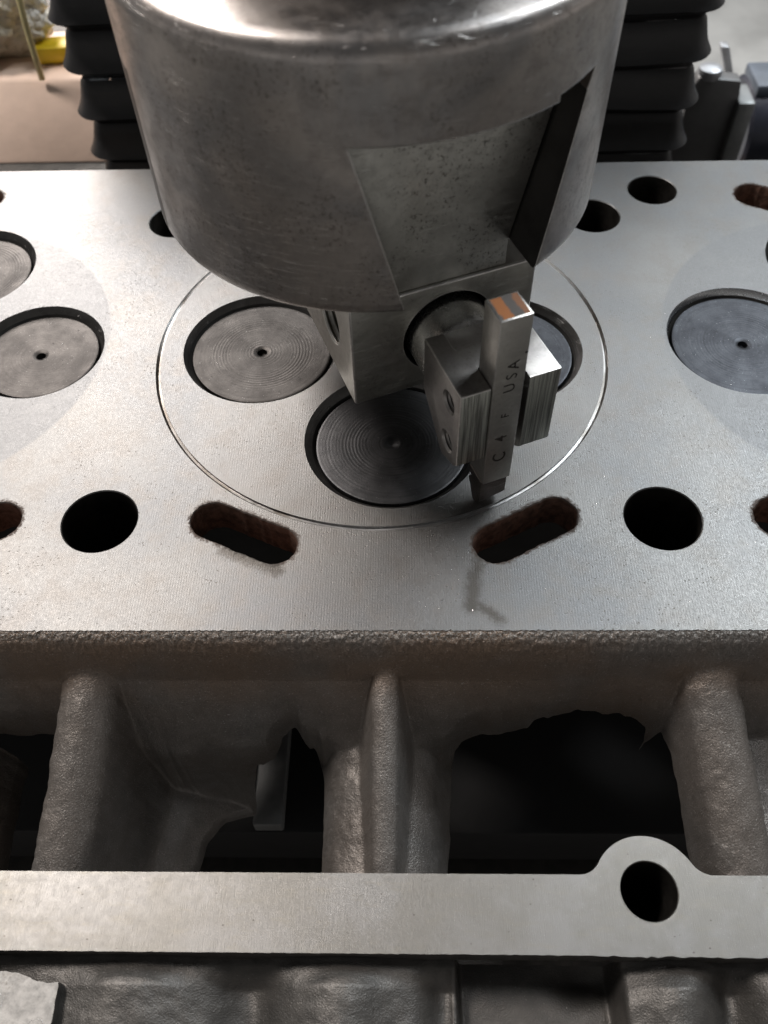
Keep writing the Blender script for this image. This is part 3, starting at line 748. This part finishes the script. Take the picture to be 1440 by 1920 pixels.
for zc in (33.2, 21.3):
    lathe('set_screw', [(0.001, -4.6), (1.1, -4.6), (1.15, -3.0), (2.0, -2.9), (2.3, -3.3), (2.3, -4.2), (2.0, -4.6), (2.3, -5.0), (2.3, -6.0)], None, M['screw'], holder, 36, axis=(Nv*53.9+Zv*zc-Dv*5.2, Nv, Zv, -Dv), smooth=25)
# tool bit
shank = prism('tool_bit', [(1.4, 52.95), (8.1, 52.95), (8.1, 59.7), (1.4, 59.7)], (O, Dv, Nv, Zv), 9.6, 56.6, M['bit'], tool)
bevel(shank, 0.25, 2, 40, True); bake(shank)
# ground form tip
tp = [(53.2, 9.9), (53.3, 8.4), (54.2, 7.2), (53.6, 6.2), (53.1, 5.4), (53.5, 4.6), (54.4, 3.6), (54.9, 2.2), (55.4, 1.2), (56.0, 0.3), (56.9, 0.35), (58.6, 1.8), (58.95, 2.6), (59.1, 9.9)]
tip = prism('bit_tip', tp, FH, 1.2, 7.75, M['tip'] if 'tip' in M else M['bit'], tool)
for v in tip.data.vertices:      # the cutting edge rises towards the right
    p = v.co/S
    if p.z < 8: v.co.z += max(0, (p.dot(Dv)-1.2))*0.20*S*(1 if p.z < 3 else 0.3)
bevel(tip, 0.12, 1, 30); bake(tip)
tipm = mat_steel('ground_tip_steel', (0.26, 0.225, 0.21), (0.18, 0.158, 0.145), 0.3, 0.42, 0.5, 0.3, spots=0.7)
tip.data.materials.clear(); tip.data.materials.append(tipm)
# coppery stain on the bit's top face: a thin plated skin
def mat_copper():
    t = NT('heat_tinted_end')
    nz = t.noise(0.35, 3, 0.6, stretch=(1.6, 0.9, 1), dist=0.8)
    dd = t.vec('DOT_PRODUCT', t.mm, tuple(Dv)).outputs['Value']
    dd = t.math('ADD', dd, t.math('MULTIPLY', t.math('SUBTRACT', nz, 0.5), 1.6))
    fac = t.math('MAXIMUM', t.rng(dd, 4.6, 4.1), t.math('MULTIPLY', t.rng(dd, 6.1, 6.6), 0.6))
    fac = t.math('MULTIPLY', fac, t.rng(dd, 1.9, 2.5))
    col = t.mix(fac, (0.13, 0.115, 0.105), (0.42, 0.16, 0.055))
    return t.out(col, 0.55, 0.35, t.bump(t.noise(2, 3), 0.05, 0.6))
prism('tinted_end', [(1.85, 53.4), (7.65, 53.4), (7.65, 59.25), (1.85, 59.25)], (O, Dv, Nv, Zv), 56.605, 56.625, mat_copper(), tool)
# engraved lettering, running up the front of the bit
def letter(txt, d, z, size, rot=0.0, off=0.0, flip=1.0):
    cu = bpy.data.curves.new('t', 'FONT'); cu.body = txt; cu.size = size*S; cu.extrude = 0.008*S; cu.offset = off*S; cu.align_x = 'CENTER'; cu.align_y = 'CENTER'
    ob = bpy.data.objects.new('t', cu); scene.collection.objects.link(ob)
    bpy.context.view_layer.update()
    me = bpy.data.meshes.new_from_object(ob.evaluated_get(bpy.context.evaluated_depsgraph_get()))
    bpy.data.objects.remove(ob)
    # text x runs up (z), text up points to -d
    mt = Matrix(((-Dv.x, Zv.x, Nv.x, 0), (-Dv.y, Zv.y, Nv.y, 0), (-Dv.z, Zv.z, Nv.z, 0), (0, 0, 0, 1)))
    frame = Matrix.Identity(4)
    tx = (Zv*math.cos(rot)-(-Dv)*math.sin(rot)*-1).normalized(); ty = Nv.cross(tx)
    for r_ in range(3): frame[r_][0] = tx[r_]; frame[r_][1] = ty[r_]; frame[r_][2] = Nv[r_]
    me.transform(frame)
    me.transform(Matrix.Translation((Dv*d+Nv*59.712+Zv*z)*S))
    me.materials.clear(); me.materials.append(M['ink'])
    ob = bpy.data.objects.new('engraved_letter', me); scene.collection.objects.link(ob); ob.parent = shank
    return ob
for ch, d_, z_, s_, r_ in (('C', 4.75, 17.9, 4.3, 0.0), ('4', 4.6, 23.9, 3.8, 0.0), ('F', 4.9, 30.9, 2.7, 0.0), ('U', 5.0, 38.8, 3.5, 0.03), ('S', 5.2, 41.9, 3.4, 0.0), ('A', 5.3, 44.8, 3.5, -0.05), ('.', 6.55, 47.4, 4.4, 0.0)):
    letter(ch, d_, z_, s_, r_+0.08*math.sin(z_*3), 0.04 if ch in 'C4A.' else 0.01)

# ================================================================== MACHINE AND BACKGROUND
bel = root('bellows_cover', 'black pleated rubber bellows standing behind the cutting tool', 'bellows', (0, 160, -60))
def pleat(zt, k):
    """one fold: lip at its lower end, pulled-in waist above it"""
    p = 16.4; z0 = zt
    secs = [(-5.0, z0-4.4), (-4.6, z0-3.2), (-1.2, z0-1.0), (0.0, z0-0.5), (0.3, z0), (-0.2, z0+0.7), (-1.3, z0+2.6), (-2.4, z0+5.2), (-3.2, z0+8.0), (-3.9, z0+10.4), (-5.0, z0+p-4.4)]
    V = []; F = []; hx, y0, y1 = 115.0, 130.0, 230.0; rc = 9.0; nper = None
    for off, z in secs:
        ring = []
        pts = []
        for cx, cy, a0 in ((hx-rc, y0+rc, -90), (hx-rc, y1-rc, 0), (-hx+rc, y1-rc, 90), (-hx+rc, y0+rc, 180)):
            for i in range(7):
                a = R(a0+90*i/6); q = max(rc+off, 1.0) if True else rc
                pts.append((cx+(rc+off)*math.cos(a), cy+(rc+off)*math.sin(a)))
        # subdivide front edge for waviness
        full = []
        for i, (x, y) in enumerate(pts):
            full.append((x, y)); x2, y2 = pts[(i+1) % len(pts)]
            L = math.hypot(x2-x, y2-y)
            if L > 30:
                m = 20
                for j in range(1, m): full.append((x+(x2-x)*j/m, y+(y2-y)*j/m))
        for x, y in full:
            w = 0.9*noise.noise(Vector((x*0.03, y*0.03, k*2.3)))
            V.append((x-0.6 + k*0.0, y+w*0.5, z+w*1.0))
        nper = len(full)
    for a in range(len(secs)-1):
        for i in range(nper):
            j = (i+1) % nper; F.append((a*nper+i, a*nper+j, (a+1)*nper+j, (a+1)*nper+i))
    o = mk('pleat', V, F, M['rubber'], bel, smooth=50)
    return o
for k in range(7):
    pleat(-39.3+16.35*k, k)
# machine column that carries the bellows
col_m = simple('machine_paint_dark', (0.04, 0.042, 0.045), 0.5)
box('bellows_base', (-116, 128, -64), (114, 232, -45.5), col_m, bel, 1.0)

tabm = simple('shade_black_table', (0.010, 0.0095, 0.0095), 0.7, 0.0, 0.03, 0.3, 0.1, 0.5)  # black in place of grey steel, painting the shade below the openings
tb = box('machine_table', (-420, -101.0, -125), (420, 120, -96.1), tabm, None, 1.0)
tb['label'] = 'steel machine table coloured black as shade under the cylinder head'; tb['category'] = 'machine table'
lower = box('machine_bed', (-500, -420, -330), (500, 300, -150), M['castdark'], None, 4)
lower['label'] = 'dark cast machine bed below the table'; lower['category'] = 'machine bed'

flm = simple('concrete_floor', (0.62, 0.62, 0.60), 0.75, 0.0, 0.01, 0.25, 1.0, 0.05)
V = [(-6000, -3000, -700), (6000, -3000, -700), (6000, 9000, -700), (-6000, 9000, -700)]
fo = mk('concrete_floor', V, [(0, 1, 2, 3)], flm); fo['kind'] = 'structure'

pbk = box('parallel_block', (-38, -100.5, -96.05), (-29.5, -55, -90), simple('pale_ground_steel', (0.24, 0.24, 0.235), 0.5, 0.3), None, 0.6, origin=(-34, -78, -96.05))
pbk['label'] = 'pale grey packing block seen down through the small ragged casting hole'; pbk['category'] = 'packing block'
shf = box('machine_shelf', (-420, 125, -140), (-117, 420, -49.2), M['castdark'], None, 2, origin=(-270, 270, -140)); shf['label'] = 'dark machine shelf under the beige wooden box'; shf['category'] = 'shelf'
# left: pale box, plastic bag, yellow parts
boxm = simple('pale_board', (0.82, 0.62, 0.50), 0.75, 0.0, 0.05, 0.12, 0.2, 0.2)
wb = prism('wooden_box', [(170, -49), (196, -25), (240, -25), (240, -49)], (O, Vector((0, 1, 0)), Zv, Vector((1, 0, 0))), -300, -119, boxm, None, origin=(-200, 205, -49))
bevel(wb, 1.5, 2); bake(wb)
wb['label'] = 'pinkish beige wooden box left of the black bellows'; wb['category'] = 'box'
bagm = NT('clear_plastic_film')
bagm.out(bagm.mix(bagm.rng(bagm.noise(0.06, 3), 0.35, 0.65), (0.80, 0.77, 0.72), (0.62, 0.56, 0.45)), 0.22, 0.0, bagm.bump(bagm.noise(0.09, 4, 0.6, dist=1.5), 6.0, 1.0))
def blob(name, c, r, mat, seed, amp=0.25, sub=5):
    bm = bmesh.new(); bmesh.ops.create_icosphere(bm, subdivisions=sub, radius=1.0)
    V = []; F = []
    for v in bm.verts:
        d = v.co.normalized(); q = 1+amp*noise.fractal(d*1.6+Vector((seed, 0, 0)), 0.7, 2.1, 4)+amp*0.6*abs(noise.noise(d*5+Vector((0, seed, 0))))
        V.append((c[0]+d.x*r[0]*q, c[1]+d.y*r[1]*q, c[2]+d.z*r[2]*q))
    F = [[v.index for v in q.verts] for q in bm.faces]; bm.free()
    o = mk(name, V, F, mat, None, (c[0], c[1], c[2]-r[2])); o.data.shade_smooth(); return o
pb = blob('plastic_bag', (-190, 222, -6), (42, 20, 21), bagm.m, 3.0); pb['label'] = 'crumpled clear plastic bag lying on the beige wooden box'; pb['category'] = 'plastic bag'
ym = simple('yellow_plastic', (0.80, 0.56, 0.02), 0.4, 0.0, 0.1, 0.25)
yp = root('yellow_tool_handle', 'yellow plastic handle with a thin pale strap beside the bellows', 'handle', (-140, 205, -24.9))
box('grip', (-156, 208, -24.9), (-128, 220, -17.5), ym, yp, 2.0, R(6))
ysm = simple('pale_yellow_strap', (0.90, 0.80, 0.42), 0.5)
tube('strap', [(-149.2, 193.5, -24), (-149, 194, -14), (-148.6, 194.5, -2), (-147.5, 196, 14), (-146, 198, 40)], 1.3, ysm, yp)
oy = blob('brown_carton', (-250, 300, 12), (46, 40, 46), simple('ochre_card', (0.42, 0.25, 0.06), 0.7), 9.0, 0.08)
oy['label'] = 'ochre brown packet at the upper left corner'; oy['category'] = 'packet'

# right: bracket, motor, white box, hose
brm = simple('grey_painted_bracket', (0.15, 0.15, 0.15), 0.45, 0.2, 0.05, 0.2)
br_ = root('steel_bracket', 'grey steel bracket plate right of the black bellows', 'bracket', (140, 215, -120))
o = prism('bracket_plate', [(119, -120), (160, -120), (162, -62), (158, -40), (139, -38), (136, -44), (136, -66), (124, -84)], (O, Vector((1, 0, 0)), Zv, Vector((0, 1, 0))), 212, 220, brm, br_)
bevel(o, 0.8, 2, 30); bake(o)
pale = simple('bare_aluminium_edge', (0.45, 0.46, 0.48), 0.35, 0.5)
o = box('edge_strip', (158.5, 208, -120), (166.5, 226, -48), simple('grey_edge_paint', (0.30, 0.31, 0.31), 0.4, 0.3), br_, 1.5, 0)
lathe('clamp_knob', [(0.001, -40), (5, -39.5), (5.5, -37), (5.0, -35.5), (2, -34.5), (0.001, -34.5)], (144, 216), pale, br_, 32)
o = prism('sloping_bar', [(0, 0), (4, 0), (4, 26), (0, 26)], (Vector((161, 226, -58)), Vector((1, 0, 0)), Vector((-0.36, 0.25, 0.9)).normalized(), Vector((0, 1, 0))), 0, 6, pale, br_)
bevel(o, 0.8); bake(o)
mot = root('electric_motor', 'dark blue-black motor cylinder beyond the grey bracket', 'motor', (210, 250, -140))
mm_ = simple('dark_blue_paint', (0.035, 0.038, 0.055), 0.35, 0.2)
ax = (Vector((176, 250, -83)), Vector((0, 1, 0)), Zv, Vector((1, 0, 0)))
lathe('motor_body', [(0.001, 0), (22, 0), (24, 1.5), (24, 60), (22.5, 61), (22.5, 64), (24, 65), (24, 120), (0.001, 120)], None, mm_, mot, 64, axis=ax)
box('motor_foot', (185, 236, -140), (290, 262, -100), mm_, mot, 2.0)
box('motor_cap', (177, 238, -62), (300, 262, -56.0), simple('blue_grey_paint', (0.10, 0.12, 0.15), 0.4), mot, 1.5)
wbx = box('white_box', (172, 262, -160), (200, 290, -88), simple('off_white_paint', (0.55, 0.56, 0.55), 0.5), None, 1.5, origin=(186, 276, -160))
wbx['label'] = 'small off-white box beneath the dark motor'; wbx['category'] = 'box'
hs = tube('rubber_hose', [(150, 232, -99), (170, 226, -103), (190, 224, -104), (215, 226, -102), (250, 235, -97)], 3.2, simple('beige_hose', (0.42, 0.33, 0.26), 0.6)); hs['label'] = 'thin beige hose lying in front of the white box'; hs['category'] = 'hose'

# bright chips and filings scattered by the cutter
rg = random.Random(11); V = []; F = []
for i in range(3600):
    if rg.random() < 0.75:
        a = rg.uniform(-130, 10); rr = abs(rg.gauss(0, 30))+rg.uniform(0, 12); x = 18+rr*math.cos(R(a))*1.2; y = -50+rr*math.sin(R(a))
    else: x = rg.uniform(-95, 110); y = rg.uniform(-84, 60)
    if not (-84.5 < y < 80): continue
    z = 0.0
    skip = False
    for c, rd, zd, rp, *_ in VALVES:
        dd = math.hypot(x-c[0], y-c[1])
        if dd < rd-0.6: z = zd+0.01
        elif dd < rp+0.3: skip = True
    for hc in ((-64.6, -57.2), (65.3, -57.1), (84.6, 70.1), (64.3, 57.1), (-64.6, 57.4)):
        if math.hypot(x-hc[0], y-hc[1]) < 9.3: skip = True
    for a_, b_, r_ in SLOTS:
        L2 = (b_[0]-a_[0])**2+(b_[1]-a_[1])**2; tt = max(0, min(1, ((x-a_[0])*(b_[0]-a_[0])+(y-a_[1])*(b_[1]-a_[1]))/L2))
        if math.hypot(x-a_[0]-tt*(b_[0]-a_[0]), y-a_[1]-tt*(b_[1]-a_[1])) < r_+1.2: skip = True
    if 58.8 < math.hypot(x, y) < 60.7: skip = True
    if skip: continue
    s_ = rg.uniform(0.04, 0.10) if rg.random() < 0.93 else rg.uniform(0.10, 0.17); th = rg.uniform(0, 6.28); b0 = len(V)
    for q in range(3): V.append((x+s_*math.cos(th+q*2.1)*rg.uniform(0.7, 1.5), y+s_*math.sin(th+q*2.1), z+0.01))
    V.append((x+rg.uniform(-.3, .3)*s_, y, z+s_*rg.uniform(0.4, 1.2)))
    F += [(b0, b0+1, b0+3), (b0+1, b0+2, b0+3), (b0+2, b0, b0+3)]
fil = mk('metal_filings', V, F, M['dust']); fil['kind'] = 'stuff'; fil['label'] = 'fine bright metal filings scattered over the grey deck and valves'; fil['category'] = 'filings'
